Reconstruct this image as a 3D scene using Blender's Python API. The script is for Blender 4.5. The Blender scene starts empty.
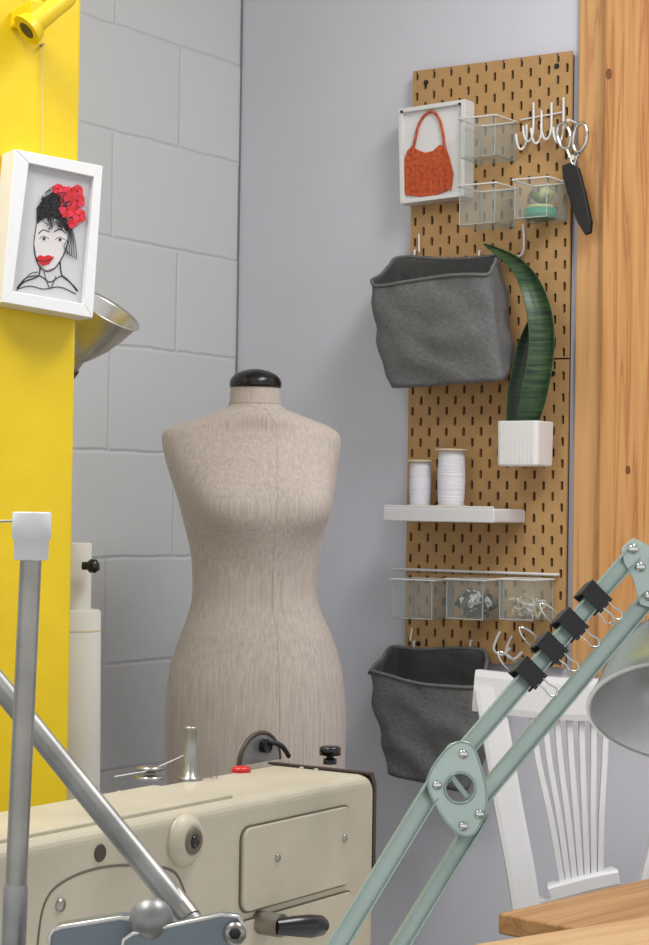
import bpy, bmesh, math, random
from mathutils import Vector, Matrix, noise
random.seed(7)
scene=bpy.context.scene
try: scene.view_settings.view_transform='Standard'
except Exception: pass

# ------------------------------------------------------------ camera
F=1950.0; CZ=1.30
camd=bpy.data.cameras.new('camera'); cam=bpy.data.objects.new('camera',camd)
scene.collection.objects.link(cam); scene.camera=cam
camd.sensor_fit='VERTICAL'; camd.sensor_height=36; camd.lens=36*F/945
camd.clip_start=0.05
RC=(Matrix.Rotation(math.radians(90.955),4,'X')@Matrix.Rotation(math.radians(0.85),4,'Z'))
cam.matrix_world=Matrix.Translation((0,0,CZ))@RC
CP=Vector((0,0,CZ))
def ray(u,v):
    return (RC.to_3x3()@Vector(((u-324.5)/F,-(v-472.5)/F,-1)))
def P(u,v,y):               # image pixel projected out to an assumed depth y (metres)
    d=ray(u,v); return CP+d*(y/d.y)
def frame(o,xd):
    x=Vector((xd[0],xd[1],0)).normalized(); z=Vector((0,0,1)); y=z.cross(x)
    m=Matrix.Identity(4)
    for i in range(3): m[i][0]=x[i]; m[i][1]=y[i]; m[i][2]=z[i]; m[i][3]=o[i]
    return m
def loc(fr,u,v,off=0.0):    # image pixel projected onto the plane 'off' in front of a frame's wall plane
    inv=fr.inverted(); o=inv@CP; d=inv.to_3x3()@ray(u,v)
    t=(-off-o.y)/d.y
    return o+d*t

# ------------------------------------------------------------ materials
def lin(c):
    r=[]
    for x in c:
        x=x/255.0
        r.append(x/12.92 if x<=0.04045 else ((x+0.055)/1.055)**2.4)
    return (r[0],r[1],r[2],1)
def mat(name,rgb,rough=0.5,metal=0.0,var=None,bump=None,trans=0.0,spec=0.5,emit=None,sheen=0):
    m=bpy.data.materials.new(name); m.use_nodes=True
    nt=m.node_tree; b=nt.nodes['Principled BSDF']
    c=lin(rgb)
    b.inputs['Base Color'].default_value=c
    b.inputs['Roughness'].default_value=rough
    b.inputs['Metallic'].default_value=metal
    b.inputs['Specular IOR Level'].default_value=spec
    if sheen: b.inputs['Sheen Weight'].default_value=sheen
    tc=nt.nodes.new('ShaderNodeTexCoord')
    if var:
        sc,amt=var[0],var[1]; st=var[2] if len(var)>2 else (1,1,1)
        mp=nt.nodes.new('ShaderNodeMapping'); mp.inputs['Scale'].default_value=st
        nt.links.new(tc.outputs['Object'],mp.inputs['Vector'])
        n=nt.nodes.new('ShaderNodeTexNoise'); n.inputs['Scale'].default_value=sc; n.inputs['Detail'].default_value=5
        nt.links.new(mp.outputs[0],n.inputs['Vector'])
        r=nt.nodes.new('ShaderNodeValToRGB')
        r.color_ramp.elements[0].position=0.3; r.color_ramp.elements[1].position=0.7
        r.color_ramp.elements[0].color=(c[0]*(1-amt),c[1]*(1-amt),c[2]*(1-amt),1)
        r.color_ramp.elements[1].color=(min(1,c[0]*(1+amt)),min(1,c[1]*(1+amt)),min(1,c[2]*(1+amt)),1)
        nt.links.new(n.outputs['Fac'],r.inputs['Fac']); nt.links.new(r.outputs[0],b.inputs['Base Color'])
    if bump:
        sc,s=bump[0],bump[1]; st=bump[2] if len(bump)>2 else (1,1,1)
        mp=nt.nodes.new('ShaderNodeMapping'); mp.inputs['Scale'].default_value=st
        nt.links.new(tc.outputs['Object'],mp.inputs['Vector'])
        n=nt.nodes.new('ShaderNodeTexNoise'); n.inputs['Scale'].default_value=sc; n.inputs['Detail'].default_value=4
        nt.links.new(mp.outputs[0],n.inputs['Vector'])
        bp=nt.nodes.new('ShaderNodeBump'); bp.inputs['Strength'].default_value=s; bp.inputs['Distance'].default_value=0.004
        nt.links.new(n.outputs['Fac'],bp.inputs['Height']); nt.links.new(bp.outputs[0],b.inputs['Normal'])
    return m
def clearmat(name,tint=(235,240,238),mixf=0.25):
    m=bpy.data.materials.new(name); m.use_nodes=True; nt=m.node_tree
    b=nt.nodes['Principled BSDF']; b.inputs['Base Color'].default_value=lin(tint); b.inputs['Roughness'].default_value=0.1
    t=nt.nodes.new('ShaderNodeBsdfTransparent'); t.inputs[0].default_value=(0.95,0.96,0.95,1)
    mx=nt.nodes.new('ShaderNodeMixShader'); mx.inputs[0].default_value=mixf
    nt.links.new(t.outputs[0],mx.inputs[1]); nt.links.new(b.outputs[0],mx.inputs[2])
    nt.links.new(mx.outputs[0],nt.nodes['Material Output'].inputs['Surface'])
    return m
m_wall=mat('painted_plaster',(208,209,219),0.75,var=(3,0.03),bump=(60,0.08))
m_ceil=mat('ceiling_paint',(235,235,235),0.9)
m_floor=mat('concrete_floor',(140,138,132),0.7,var=(5,0.15),bump=(30,0.2))
m_yellow=mat('yellow_paint',(218,186,0),0.45,var=(6,0.06),bump=(25,0.35))
m_white=mat('white_paint',(214,214,216),0.4,bump=(40,0.05))
m_whitep=mat('white_plastic',(220,220,220),0.35)
m_black=mat('black_plastic',(14,14,14),0.25)
m_blackm=mat('black_matte',(22,22,24),0.55)
m_steel=mat('brushed_steel',(150,147,140),0.32,0.9,var=(30,0.15))
m_steel2=mat('galvanised_steel',(138,138,136),0.42,0.75,var=(25,0.25))
m_alu=mat('spun_aluminium',(196,195,190),0.3,0.8,var=(25,0.1))
m_chrome=mat('chrome',(205,205,202),0.15,1.0)
def linenmat():
    m=bpy.data.materials.new('linen_fabric'); m.use_nodes=True; nt=m.node_tree; p=nt.nodes['Principled BSDF']
    p.inputs['Roughness'].default_value=0.9; p.inputs['Sheen Weight'].default_value=0.15
    tc=nt.nodes.new('ShaderNodeTexCoord')
    def nz(st,sc,d=3):
        mp=nt.nodes.new('ShaderNodeMapping'); mp.inputs['Scale'].default_value=st
        nt.links.new(tc.outputs['Object'],mp.inputs['Vector'])
        n=nt.nodes.new('ShaderNodeTexNoise'); n.inputs['Scale'].default_value=sc; n.inputs['Detail'].default_value=d
        nt.links.new(mp.outputs[0],n.inputs['Vector']); return n
    a=nz((55,55,1.1),5); c=nz((6,6,90),6); g=nz((1,1,1),5)
    s1=nt.nodes.new('ShaderNodeMath'); s1.operation='MULTIPLY_ADD'; s1.inputs[1].default_value=0.3
    nt.links.new(c.outputs['Fac'],s1.inputs[0]); nt.links.new(a.outputs['Fac'],s1.inputs[2])
    s2=nt.nodes.new('ShaderNodeMath'); s2.operation='MULTIPLY_ADD'; s2.inputs[1].default_value=0.4
    nt.links.new(g.outputs['Fac'],s2.inputs[0]); nt.links.new(s1.outputs[0],s2.inputs[2])
    s3=nt.nodes.new('ShaderNodeMath'); s3.operation='MULTIPLY'; s3.inputs[1].default_value=0.588; nt.links.new(s2.outputs[0],s3.inputs[0])
    r=nt.nodes.new('ShaderNodeValToRGB'); r.color_ramp.elements[0].position=0.3; r.color_ramp.elements[1].position=0.7
    r.color_ramp.elements[0].color=lin((165,154,146)); r.color_ramp.elements[1].color=lin((202,191,182))
    nt.links.new(s3.outputs[0],r.inputs['Fac']); nt.links.new(r.outputs[0],p.inputs['Base Color'])
    bp=nt.nodes.new('ShaderNodeBump'); bp.inputs['Strength'].default_value=0.15; bp.inputs['Distance'].default_value=0.002
    nt.links.new(s1.outputs[0],bp.inputs['Height']); nt.links.new(bp.outputs[0],p.inputs['Normal'])
    return m
m_linen=linenmat()
m_seam=mat('linen_seam',(160,149,140),0.9)
m_grey=mat('grey_felt_fabric',(104,105,106),0.95,var=(140,0.14),bump=(160,0.5))
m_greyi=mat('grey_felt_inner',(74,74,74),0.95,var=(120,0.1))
m_peg=mat('hardboard_tan',(180,141,92),0.65,var=(40,0.06))
m_slot_shade=mat('slot_shade_backing',(64,44,26),0.8)
m_cream=mat('cream_enamel',(170,162,142),0.42,var=(7,0.14),bump=(90,0.12))
m_creamd=mat('cream_groove',(92,84,68),0.6)
m_brown=mat('dark_brown_rubber',(58,44,34),0.5)
m_teal=mat('pale_green_metal',(180,196,188),0.28,0.3,var=(20,0.07))
m_teald=mat('green_grey_metal',(150,168,160),0.28,0.4)
m_blueg=mat('blue_grey_metal',(112,122,128),0.42,0.5)
m_red=mat('red_plastic',(190,25,25),0.35)
m_flower=mat('red_petals',(200,40,62),0.6,var=(60,0.35))
m_orange=mat('orange_knit',(190,84,46),0.85,var=(130,0.3),bump=(150,0.9))
m_paper=mat('white_card',(222,222,224),0.8)
m_papers=mat('portrait_paper',(190,190,193),0.7)
m_skin=mat('portrait_pale',(204,198,198),0.8)
m_ink=mat('black_ink_wire',(22,20,22),0.5)
m_thread=mat('white_thread',(222,220,228),0.8,bump=(1,0.6,(1,1,500)))
m_beige=mat('beige_cardboard',(196,182,152),0.8)
m_roll=mat('pattern_paper',(200,198,190),0.85,var=(8,0.05))
def leafmat(name,a,b_):
    m=bpy.data.materials.new(name); m.use_nodes=True; nt=m.node_tree; p=nt.nodes['Principled BSDF']
    p.inputs['Roughness'].default_value=0.4
    tc=nt.nodes.new('ShaderNodeTexCoord'); mp=nt.nodes.new('ShaderNodeMapping'); mp.inputs['Scale'].default_value=(12,12,150)
    nt.links.new(tc.outputs['Object'],mp.inputs['Vector'])
    n=nt.nodes.new('ShaderNodeTexNoise'); n.inputs['Scale'].default_value=1; n.inputs['Detail'].default_value=3; n.inputs['Distortion'].default_value=0.6
    nt.links.new(mp.outputs[0],n.inputs['Vector'])
    r=nt.nodes.new('ShaderNodeValToRGB'); r.color_ramp.elements[0].position=0.4; r.color_ramp.elements[1].position=0.62
    r.color_ramp.elements[0].color=lin(a); r.color_ramp.elements[1].color=lin(b_)
    nt.links.new(n.outputs['Fac'],r.inputs['Fac']); nt.links.new(r.outputs[0],p.inputs['Base Color']); return m
m_leaf=leafmat('snake_plant_green',(26,50,32),(60,88,52))
m_leaf_shaded=leafmat('snake_plant_shaded',(18,34,22),(34,56,36))  # same leaf with shadow put into the colour, for the rear leaf
m_green=mat('teal_tape',(40,150,120),0.5)
m_yel2=mat('pale_tape',(190,196,140),0.6)
m_olive=mat('olive_ribbon',(96,110,60),0.6)
m_foil=mat('dark_foil',(90,90,90),0.3,0.9,var=(60,0.5))
m_clear=clearmat('clear_acrylic',mixf=0.08)
m_clear2=clearmat('clear_acrylic_edge',(205,212,208),0.5)
def woodmat(name,a,b,axis,sc=6,k=6):
    m=bpy.data.materials.new(name); m.use_nodes=True; nt=m.node_tree; p=nt.nodes['Principled BSDF']
    p.inputs['Roughness'].default_value=0.45
    tc=nt.nodes.new('ShaderNodeTexCoord'); mp=nt.nodes.new('ShaderNodeMapping')
    s=[16,16,16]; s[axis]=0.6; mp.inputs['Scale'].default_value=s
    nt.links.new(tc.outputs['Object'],mp.inputs['Vector'])
    n=nt.nodes.new('ShaderNodeTexNoise'); n.inputs['Scale'].default_value=sc*0.3; n.inputs['Detail'].default_value=7; n.inputs['Distortion'].default_value=0.8
    nt.links.new(mp.outputs[0],n.inputs['Vector'])
    w=nt.nodes.new('ShaderNodeMath'); w.operation='MULTIPLY'; w.inputs[1].default_value=k
    nt.links.new(n.outputs['Fac'],w.inputs[0])
    fr=nt.nodes.new('ShaderNodeMath'); fr.operation='PINGPONG'; fr.inputs[1].default_value=1
    nt.links.new(w.outputs[0],fr.inputs[0])
    r=nt.nodes.new('ShaderNodeValToRGB'); r.color_ramp.elements[0].color=lin(a); r.color_ramp.elements[1].color=lin(b)
    e=r.color_ramp.elements.new(0.7); e.color=lin(tuple((a[i]*0.65+b[i]*0.35) for i in range(3)))
    nt.links.new(fr.outputs[0],r.inputs['Fac']); nt.links.new(r.outputs[0],p.inputs['Base Color'])
    return m
m_pine=woodmat('pine_wood',(208,156,98),(178,116,66),2,8,8)
m_pine2=woodmat('pine_wood_pale',(212,164,110),(190,136,86),2,8,7)
m_knot=mat('pine_knot',(120,74,42),0.5,var=(60,0.3))
m_table=woodmat('table_wood',(180,138,92),(152,110,68),0)
m_table2=woodmat('table_wood_pale',(196,162,120),(180,142,100),0)
def blockmat():
    m=bpy.data.materials.new('painted_block'); m.use_nodes=True; nt=m.node_tree; p=nt.nodes['Principled BSDF']
    p.inputs['Roughness'].default_value=0.7
    tc=nt.nodes.new('ShaderNodeTexCoord'); sp=nt.nodes.new('ShaderNodeSeparateXYZ'); cb=nt.nodes.new('ShaderNodeCombineXYZ')
    nt.links.new(tc.outputs['Object'],sp.inputs[0])
    ns=nt.nodes.new('ShaderNodeTexNoise'); ns.inputs['Scale'].default_value=12; ns.inputs['Detail'].default_value=3
    nt.links.new(tc.outputs['Object'],ns.inputs['Vector'])
    a=nt.nodes.new('ShaderNodeMath'); a.operation='MULTIPLY_ADD'; a.inputs[1].default_value=0.010
    nt.links.new(ns.outputs['Fac'],a.inputs[0]); nt.links.new(sp.outputs[2],a.inputs[2])
    a2=nt.nodes.new('ShaderNodeMath'); a2.operation='ADD'; a2.inputs[1].default_value=8.0
    nt.links.new(sp.outputs[0],a2.inputs[0])
    nt.links.new(a2.outputs[0],cb.inputs[0]); nt.links.new(a.outputs[0],cb.inputs[1])
    br=nt.nodes.new('ShaderNodeTexBrick'); br.inputs['Scale'].default_value=1
    br.inputs['Brick Width'].default_value=0.4; br.inputs['Row Height'].default_value=0.2
    br.inputs['Mortar Size'].default_value=0.006; br.inputs['Mortar Smooth'].default_value=1.0
    br.inputs['Color1'].default_value=lin((207,210,212)); br.inputs['Color2'].default_value=lin((210,213,215)); br.inputs['Mortar'].default_value=lin((208,211,214))
    nt.links.new(cb.outputs[0],br.inputs['Vector']); nt.links.new(br.outputs['Color'],p.inputs['Base Color'])
    n2=nt.nodes.new('ShaderNodeTexNoise'); n2.inputs['Scale'].default_value=22; n2.inputs['Detail'].default_value=6
    nt.links.new(tc.outputs['Object'],n2.inputs['Vector'])
    h=nt.nodes.new('ShaderNodeMath'); h.operation='MULTIPLY_ADD'; h.inputs[1].default_value=0.8
    inv=nt.nodes.new('ShaderNodeMath'); inv.operation='SUBTRACT'; inv.inputs[0].default_value=1
    nt.links.new(br.outputs['Fac'],inv.inputs[1]); nt.links.new(n2.outputs['Fac'],h.inputs[0]); nt.links.new(inv.outputs[0],h.inputs[2])
    bp=nt.nodes.new('ShaderNodeBump'); bp.inputs['Strength'].default_value=0.5; bp.inputs['Distance'].default_value=0.005
    nt.links.new(h.outputs[0],bp.inputs['Height']); nt.links.new(bp.outputs[0],p.inputs['Normal'])
    return m
m_block=blockmat()

# ------------------------------------------------------------ mesh builder
def basis(d):
    d=d.normalized(); up=Vector((0,0,1)) if abs(d.z)<0.9 else Vector((1,0,0))
    a=d.cross(up).normalized(); b=d.cross(a).normalized(); return a,b
class B:
    def __init__(s,name,fr=None):
        s.name=name; s.fr=fr or Matrix.Identity(4); s.v=[];s.f=[];s.mi=[];s.sm=[];s.ms=[]
    def mid(s,m):
        if m not in s.ms: s.ms.append(m)
        return s.ms.index(m)
    def add(s,vs,fs,m,sm=False):
        o=len(s.v); s.v+= [Vector(x) for x in vs]; k=s.mid(m)
        for f in fs: s.f.append([i+o for i in f]); s.mi.append(k); s.sm.append(sm)
    def addbm(s,bm,m,sm=False,T=None):
        bm.verts.ensure_lookup_table()
        vs=[(T@v.co if T else v.co.copy()) for v in bm.verts]
        fs=[[v.index for v in f.verts] for f in bm.faces]
        s.add(vs,fs,m,sm); bm.free()
    def box(s,a,b,m,bev=0.0,T=None,seg=2):
        bm=bmesh.new(); bmesh.ops.create_cube(bm,size=1)
        a=Vector(a);b=Vector(b)
        for v in bm.verts:
            v.co=Vector([(a[i]+b[i])/2+v.co[i]*abs(b[i]-a[i]) for i in range(3)])
        if bev>0: bmesh.ops.bevel(bm,geom=bm.edges[:],offset=bev,segments=seg,affect='EDGES',profile=0.5)
        bm.verts.index_update(); s.addbm(bm,m,False,T)
    def prism(s,poly,y0,y1,m,bev=0.0,T=None,seg=3,sm=False):   # poly in xz
        bm=bmesh.new(); vs=[bm.verts.new((p[0],y0,p[1])) for p in poly]
        f=bm.faces.new(vs); r=bmesh.ops.extrude_face_region(bm,geom=[f])
        for e in r['geom']:
            if isinstance(e,bmesh.types.BMVert): e.co.y=y1
        bmesh.ops.recalc_face_normals(bm,faces=bm.faces[:])
        if bev>0:
            ed=[e for e in bm.edges if abs(e.verts[0].co.y-e.verts[1].co.y)<1e-6]
            bmesh.ops.bevel(bm,geom=ed,offset=bev,segments=seg,affect='EDGES',profile=0.5)
        bm.verts.index_update(); s.addbm(bm,m,sm,T)
    def tube(s,pts,r,m,n=10,closed=False,cap=True,sm=True):
        pts=[Vector(p) for p in pts]; N=len(pts)
        rs=r if isinstance(r,(list,tuple)) else [r]*N
        vs=[];fs=[]; a=None
        for i in range(N):
            if closed: t=pts[(i+1)%N]-pts[i-1]
            else: t=pts[min(i+1,N-1)]-pts[max(i-1,0)]
            t.normalize()
            if a is None: a,_=basis(t)
            a=(a-t*a.dot(t))
            if a.length<1e-6: a,_=basis(t)
            a.normalize(); b=t.cross(a)
            for k in range(n):
                th=2*math.pi*k/n; vs.append(pts[i]+(a*math.cos(th)+b*math.sin(th))*rs[i])
        for i in range(N if closed else N-1):
            j=(i+1)%N
            for k in range(n):
                k2=(k+1)%n; fs.append([i*n+k,i*n+k2,j*n+k2,j*n+k])
        s.add(vs,fs,m,sm)
        if cap and not closed:
            s.add(vs[:n],[list(range(n))[::-1]],m); s.add(vs[-n:],[list(range(n))],m)
    def cyl(s,p0,p1,r0,m,r1=None,n=24):
        s.tube([p0,p1],[r0,r1 if r1 is not None else r0],m,n)
    def lathe(s,prof,o,ax,m,n=32,sm=True):     # prof: (radius,height)
        o=Vector(o);ax=Vector(ax).normalized();a,b=basis(ax);vs=[];fs=[]
        for r,h in prof:
            for k in range(n):
                th=2*math.pi*k/n; vs.append(o+ax*h+(a*math.cos(th)+b*math.sin(th))*r)
        for i in range(len(prof)-1):
            for k in range(n):
                k2=(k+1)%n; fs.append([i*n+k,i*n+k2,(i+1)*n+k2,(i+1)*n+k])
        s.add(vs,fs,m,sm)
    def bar(s,p0,p1,w,t,m,side=(0,0,1),bev=0.0008):
        p0=Vector(p0);p1=Vector(p1);d=p1-p0;L=d.length;d.normalize()
        sd=Vector(side); sd=(sd-d*sd.dot(d)).normalized(); th=d.cross(sd)
        T=Matrix.Identity(4)
        for i in range(3): T[i][0]=d[i];T[i][1]=th[i];T[i][2]=sd[i];T[i][3]=p0[i]
        s.box((0,-t/2,-w/2),(L,t/2,w/2),m,bev,T); return T,L
    def done(s,mods=None):
        me=bpy.data.meshes.new(s.name); me.from_pydata([tuple(v) for v in s.v],[],s.f)
        for m in s.ms: me.materials.append(m)
        for i,p in enumerate(me.polygons): p.material_index=s.mi[i]; p.use_smooth=s.sm[i]
        me.update()
        ob=bpy.data.objects.new(s.name,me); scene.collection.objects.link(ob)
        ob.matrix_world=s.fr
        if mods: mods(ob)
        return ob
def smoothpts(pts,k=6,closed=False):
    pts=[Vector(p) for p in pts];out=[];N=len(pts)
    for i in range(N if closed else N-1):
        if closed: a,b,c,d=pts[i-1],pts[i],pts[(i+1)%N],pts[(i+2)%N]
        else: a,b,c,d=pts[max(i-1,0)],pts[i],pts[i+1],pts[min(i+2,N-1)]
        for j in range(k):
            t=j/k; out.append(0.5*((2*b)+(c-a)*t+(2*a-5*b+4*c-d)*t*t+(3*b-a-3*c+d)*t**3))
    if not closed: out.append(pts[-1])
    return out
def rrect(x0,z0,x1,z1,r,n=5):
    o=[]
    for cx,cz,a0 in ((x1-r,z1-r,0),(x0+r,z1-r,90),(x0+r,z0+r,180),(x1-r,z0+r,270)):
        for i in range(n+1):
            a=math.radians(a0+90*i/n); o.append((cx+r*math.cos(a),cz+r*math.sin(a)))
    return o

# ------------------------------------------------------------ room shell
C=(-0.183,3.98,0)
RW=frame(C,(0.832,-0.555)); LW=frame(C,(0.555,0.832))
b=B('wall_right',RW); b.box((-0.12,0,0),(0.769,0.15,2.9),m_wall); b.box((0.769,0,0),(3.6,0.15,0.955),m_wall)
b.box((0.769,0.06,0.955),(3.6,0.15,2.9),m_wall); b.done()
b=B('wall_left',LW); b.box((-4.2,0,0),(0.0,0.15,2.9),m_block); b.done()
b=B('trim_1',RW); b.box((0.7715,-0.012,0.957),(0.828,0.058,2.9),m_pine2,0.002); b.done()
b=B('trim_2',RW); b.box((0.8325,-0.034,0.957),(1.06,0.058,2.9),m_pine,0.004)
for (u,v,r) in((609,74,0.010),(628,470,0.008)):
    q=loc(RW,u,v,0.034)
    b.prism([(q.x+r*0.6*math.cos(a),q.z+r*math.sin(a)) for a in [6.2832*i/20 for i in range(20)]],-0.0345,-0.033,m_knot)
b.done()
m_corner_line=mat('corner_line_grey',(130,130,138),0.8)  # darker grey than the walls, for the thin line down the corner
b=B('corner_line',RW); b.tube([(0.002,-0.002,z) for z in (0,2.9)],0.0014,m_corner_line,6); b.done()
b=B('floor'); b.box((-4,-1.6,-0.1),(4.2,4.6,0),m_floor); b.done()
b=B('ceiling'); b.box((-4,-1.6,2.9),(4.2,4.6,3.0),m_ceil); b.done()

# ------------------------------------------------------------ pegboard
pl=loc(RW,413,72,0.02); pr=loc(RW,572,50,0.02)
X0,X1=pl.x,pr.x; ZT=(pl.z+pr.z)/2; 
nx,nz=18,28; cw=(X1-X0)/nx; ch=0.0200
def slotpts(cx,cz):
    w,h=0.0031,0.0083; o=[]
    for sx,sz in ((1,1),(-1,1),(-1,-1),(1,-1)):
        pp=[(w,h-0.002),(w*0.45,h)]
        if sx*sz<0: pp=pp[::-1]
        for (a,c) in pp: o.append((cx+sx*a,cz+sz*c))
    return o
b=B('pegboard',RW)
def panel(ztop):
    bm=bmesh.new(); cache={}
    def vg(x,z):
        k=(round(x,5),round(z,5))
        if k not in cache: cache[k]=bm.verts.new((x,-0.020,z))
        return cache[k]
    for j in range(nz):
        for i in range(nx):
            x0=X0+i*cw; x1=x0+cw; z1=ztop-j*ch; z0=z1-ch
            c=[vg(x1,z1),vg(x0,z1),vg(x0,z0),vg(x1,z0)]
            if (i+j)%2==0:
                s=[bm.verts.new((p[0],-0.020,p[1])) for p in slotpts((x0+x1)/2,(z0+z1)/2)]
                for q in range(4):
                    bm.faces.new([c[q],s[2*q+1],s[2*q]])
                    q2=(q+1)%4
                    bm.faces.new([c[q],c[q2],s[2*q2],s[2*q+1]])
            else: bm.faces.new(c)
    bmesh.ops.recalc_face_normals(bm,faces=bm.faces[:])
    r=bmesh.ops.extrude_face_region(bm,geom=bm.faces[:])
    for e in r['geom']:
        if isinstance(e,bmesh.types.BMVert): e.co.y=-0.014
    bmesh.ops.recalc_face_normals(bm,faces=bm.faces[:])
    bm.verts.index_update(); b.addbm(bm,m_peg)
panel(ZT); panel(ZT-0.563)
b.box((X0+0.004,-0.0138,ZT-1.118),(X1-0.004,-0.001,ZT-0.004),m_slot_shade)  # added dark sheet; the shade inside the slots is put into its colour
for dz in(-0.025,-1.095,-0.538,-0.588):
    for xx in(X0+0.03,X1-0.03): b.cyl((xx,-0.018,ZT+dz),(xx,-0.022,ZT+dz),0.005,m_blackm,n=12)
b.done()

# ------------------------------------------------------------ print with handbag (deep white box frame)
def L(u,v,o): return loc(RW,u,v,o)
b=B('framed_handbag_print',RW)
q=[L(398,109,0.058),L(465,99,0.058),L(464,196,0.058),L(400,204,0.058)]
cx=sum(p.x for p in q)/4; cz=sum(p.z for p in q)/4
q2=[Vector((cx+(p.x-cx)*0.88,0,cz+(p.z-cz)*0.91)) for p in q]
for i in range(4):
    j=(i+1)%4
    b.prism([(p.x,p.z) for p in (q[i],q[j],q2[j],q2[i])],-0.058,-0.021,m_whitep,0.0008,seg=1)
b.prism([(p.x,p.z) for p in q2],-0.049,-0.04,m_paper)
oB=0.0495
outl=[(404,195),(402,180),(404,164),(408,151),(413,146),(418,150),(426,153),(434,151),(440,145),(446,146),(450,158),(454,174),(452,189),(430,198)]
b.prism([(L(u,v,oB).x,L(u,v,oB).z) for u,v in outl],-oB-0.004,-oB,m_orange,0.0015)
hp=[L(u,v,oB+0.003) for u,v in ((412,156),(415,140),(419,124),(426,114),(433,112),(439,119),(443,134),(445,154))]
b.tube(smoothpts(hp),0.0026,m_orange,8)
for i in range(9):
    t=i/8; b.tube([L(405+t*45,164+2*math.sin(t*3),oB+0.0045),L(405+t*46,192,oB+0.0045)],0.0009,m_orange,5)
for u,v in((402,112),(460,104)): 
    p=L(u,v,0.058); b.cyl(p,p+Vector((0,-0.003,0)),0.0026,m_blackm,n=10)
b.done()

# ------------------------------------------------------------ clear trays
def tray(name,u0,v0,u1,v1,off,h,extra=None):
    b=B(name,RW); a=L(u0,v0,off)
    x0=a.x; x1=L(u1,v1,off).x; zt=a.z; zb=zt-h; y0=-off; y1=-0.023; t=0.0022
    b.box((x0,y0,zb),(x1,y1,zb+t),m_clear)
    b.box((x0,y0,zb),(x1,y0+t,zt),m_clear); b.box((x0,y1-t,zb),(x1,y1,zt),m_clear)
    b.box((x0,y0,zb),(x0+t,y1,zt),m_clear); b.box((x1-t,y0,zb),(x1,y1,zt),m_clear)
    rim=[(x0-0.004,y0-0.003,zt),(x1+0.004,y0-0.003,zt),(x1+0.004,y1,zt),(x0-0.004,y1,zt)]
    for i in range(4): b.tube([rim[i],rim[(i+1)%4]],0.0017,m_whitep,6)
    for e in((x0,y0),(x1,y0),(x0,y1),(x1,y1)): b.tube([(e[0],e[1],zb),(e[0],e[1],zt)],0.001,m_clear2,5)
    b.tube([(x0,y0,zb),(x1,y0,zb)],0.0012,m_clear2,5); b.tube([(x0,y0,zb),(x0,y1,zb)],0.0012,m_clear2,5)
    if extra: extra(b,x0,x1,y0,y1,zb,zt)
    b.done()
tray('clear_acrylic_tray',461,119,495,119,0.10,0.072)
tray('clear_acrylic_tray',460,186,495,186,0.10,0.072)
def tapes(b,x0,x1,y0,y1,zb,zt):
    xc=(x0+x1)/2; yc=(y0+y1)/2; z=zb+0.003
    r=(x1-x0)/2-0.003
    b.lathe([(r*0.45,0),(r,0),(r,0.017),(r*0.45,0.017),(r*0.45,0)],(xc,yc,z),(0,0,1),m_green,28)
    b.lathe([(r*0.3,0),(r*0.8,0),(r*0.8,0.006),(r*0.3,0.006)],(xc,yc,z+0.0175),(0,0,1),m_yel2,24)
    # crossed ribbon rolls on top, lying at an angle
    for (dx,dz,ax_,mm,rr) in((-0.006,0.038,(0.5,0.2,0.8),m_olive,0.017),(0.010,0.042,(-0.6,0.3,0.7),m_yel2,0.014)):
        a_=Vector(ax_).normalized(); o_=Vector((xc+dx,yc,z+dz))
        b.lathe([(rr*0.4,-0.006),(rr,-0.006),(rr,0.006),(rr*0.4,0.006),(rr*0.4,-0.006)],o_,a_,mm,20)
tray('clear_tape_tray',515,180,547,180,0.10,0.070,tapes)
# ------------------------------------------------------------ hooks
b=B('white_peg_hooks',RW)
for (u,v,h) in((525,124,22),(532,102,36),(540,110,30),(550,102,34),(562,97,42)):
    p=[L(u,v,0.03),L(u-1,v+h*0.7,0.035),L(u-3,v+h,0.04),L(u-6,v+h+3,0.042),L(u-8,v+h-3,0.042),L(u-9,v+h-12,0.042)]
    b.tube(smoothpts([(x.x,-y,x.z) for x,y in zip(p,(0.024,0.026,0.032,0.038,0.042,0.042))]),0.0023,m_whitep,8)
b.tube([ (lambda q:(q.x,-0.024,q.z))(L(u,v,0.024)) for u,v in ((520,120),(564,112))],0.0016,m_whitep,8)
b.done()
b=B('white_wire_hook',RW)
b.tube(smoothpts([L(u,v,o) for u,v,o in((419,234,.024),(419,244,.026),(419,252,.027))]),0.002,m_whitep,8); b.done()
b=B('white_elastic_loop',RW)
b.tube(smoothpts([L(u,v,0.028) for u,v in((523,224),(524,240),(522,254),(512,257),(505,255))]),0.0022,m_whitep,8); b.done()
# ------------------------------------------------------------ scissors
b=B('scissors',RW)
o=0.04
def loop(c,rx,rz,ang,r,m,off):
    pts=[]
    for k in range(24):
        a=2*math.pi*k/24; x=rx*math.cos(a); z=rz*math.sin(a)
        pts.append((c.x+x*math.cos(ang)-z*math.sin(ang),-off,c.z+x*math.sin(ang)+z*math.cos(ang)))
    b.tube(pts,r,m,8,closed=True)
loop(L(564,136,o),0.0125,0.024,0.25,0.0036,m_chrome,o)
loop(L(581,138,o),0.0135,0.026,-0.15,0.0036,m_chrome,o+0.004)
b.tube(smoothpts([L(567,150,o),L(571,160,o),L(578,178,o)]),[0.003]*12+[0.004],m_chrome,8)
b.tube(smoothpts([L(580,152,o),L(575,162,o),L(571,175,o)]),[0.003]*12+[0.004],m_chrome,8)
pp=[L(u,v,o) for u,v in((563,166),(571,163),(579,168),(585,190),(592,222),(591,233),(586,235),(578,222),(569,195),(564,178))]
b.prism([(p.x,p.z) for p in pp],-o-0.006,-o+0.006,m_blackm,0.002)
p=L(574,158,o); b.cyl(p+Vector((0,-0.007,0)),p+Vector((0,0.004,0)),0.005,m_chrome,n=14)
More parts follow.
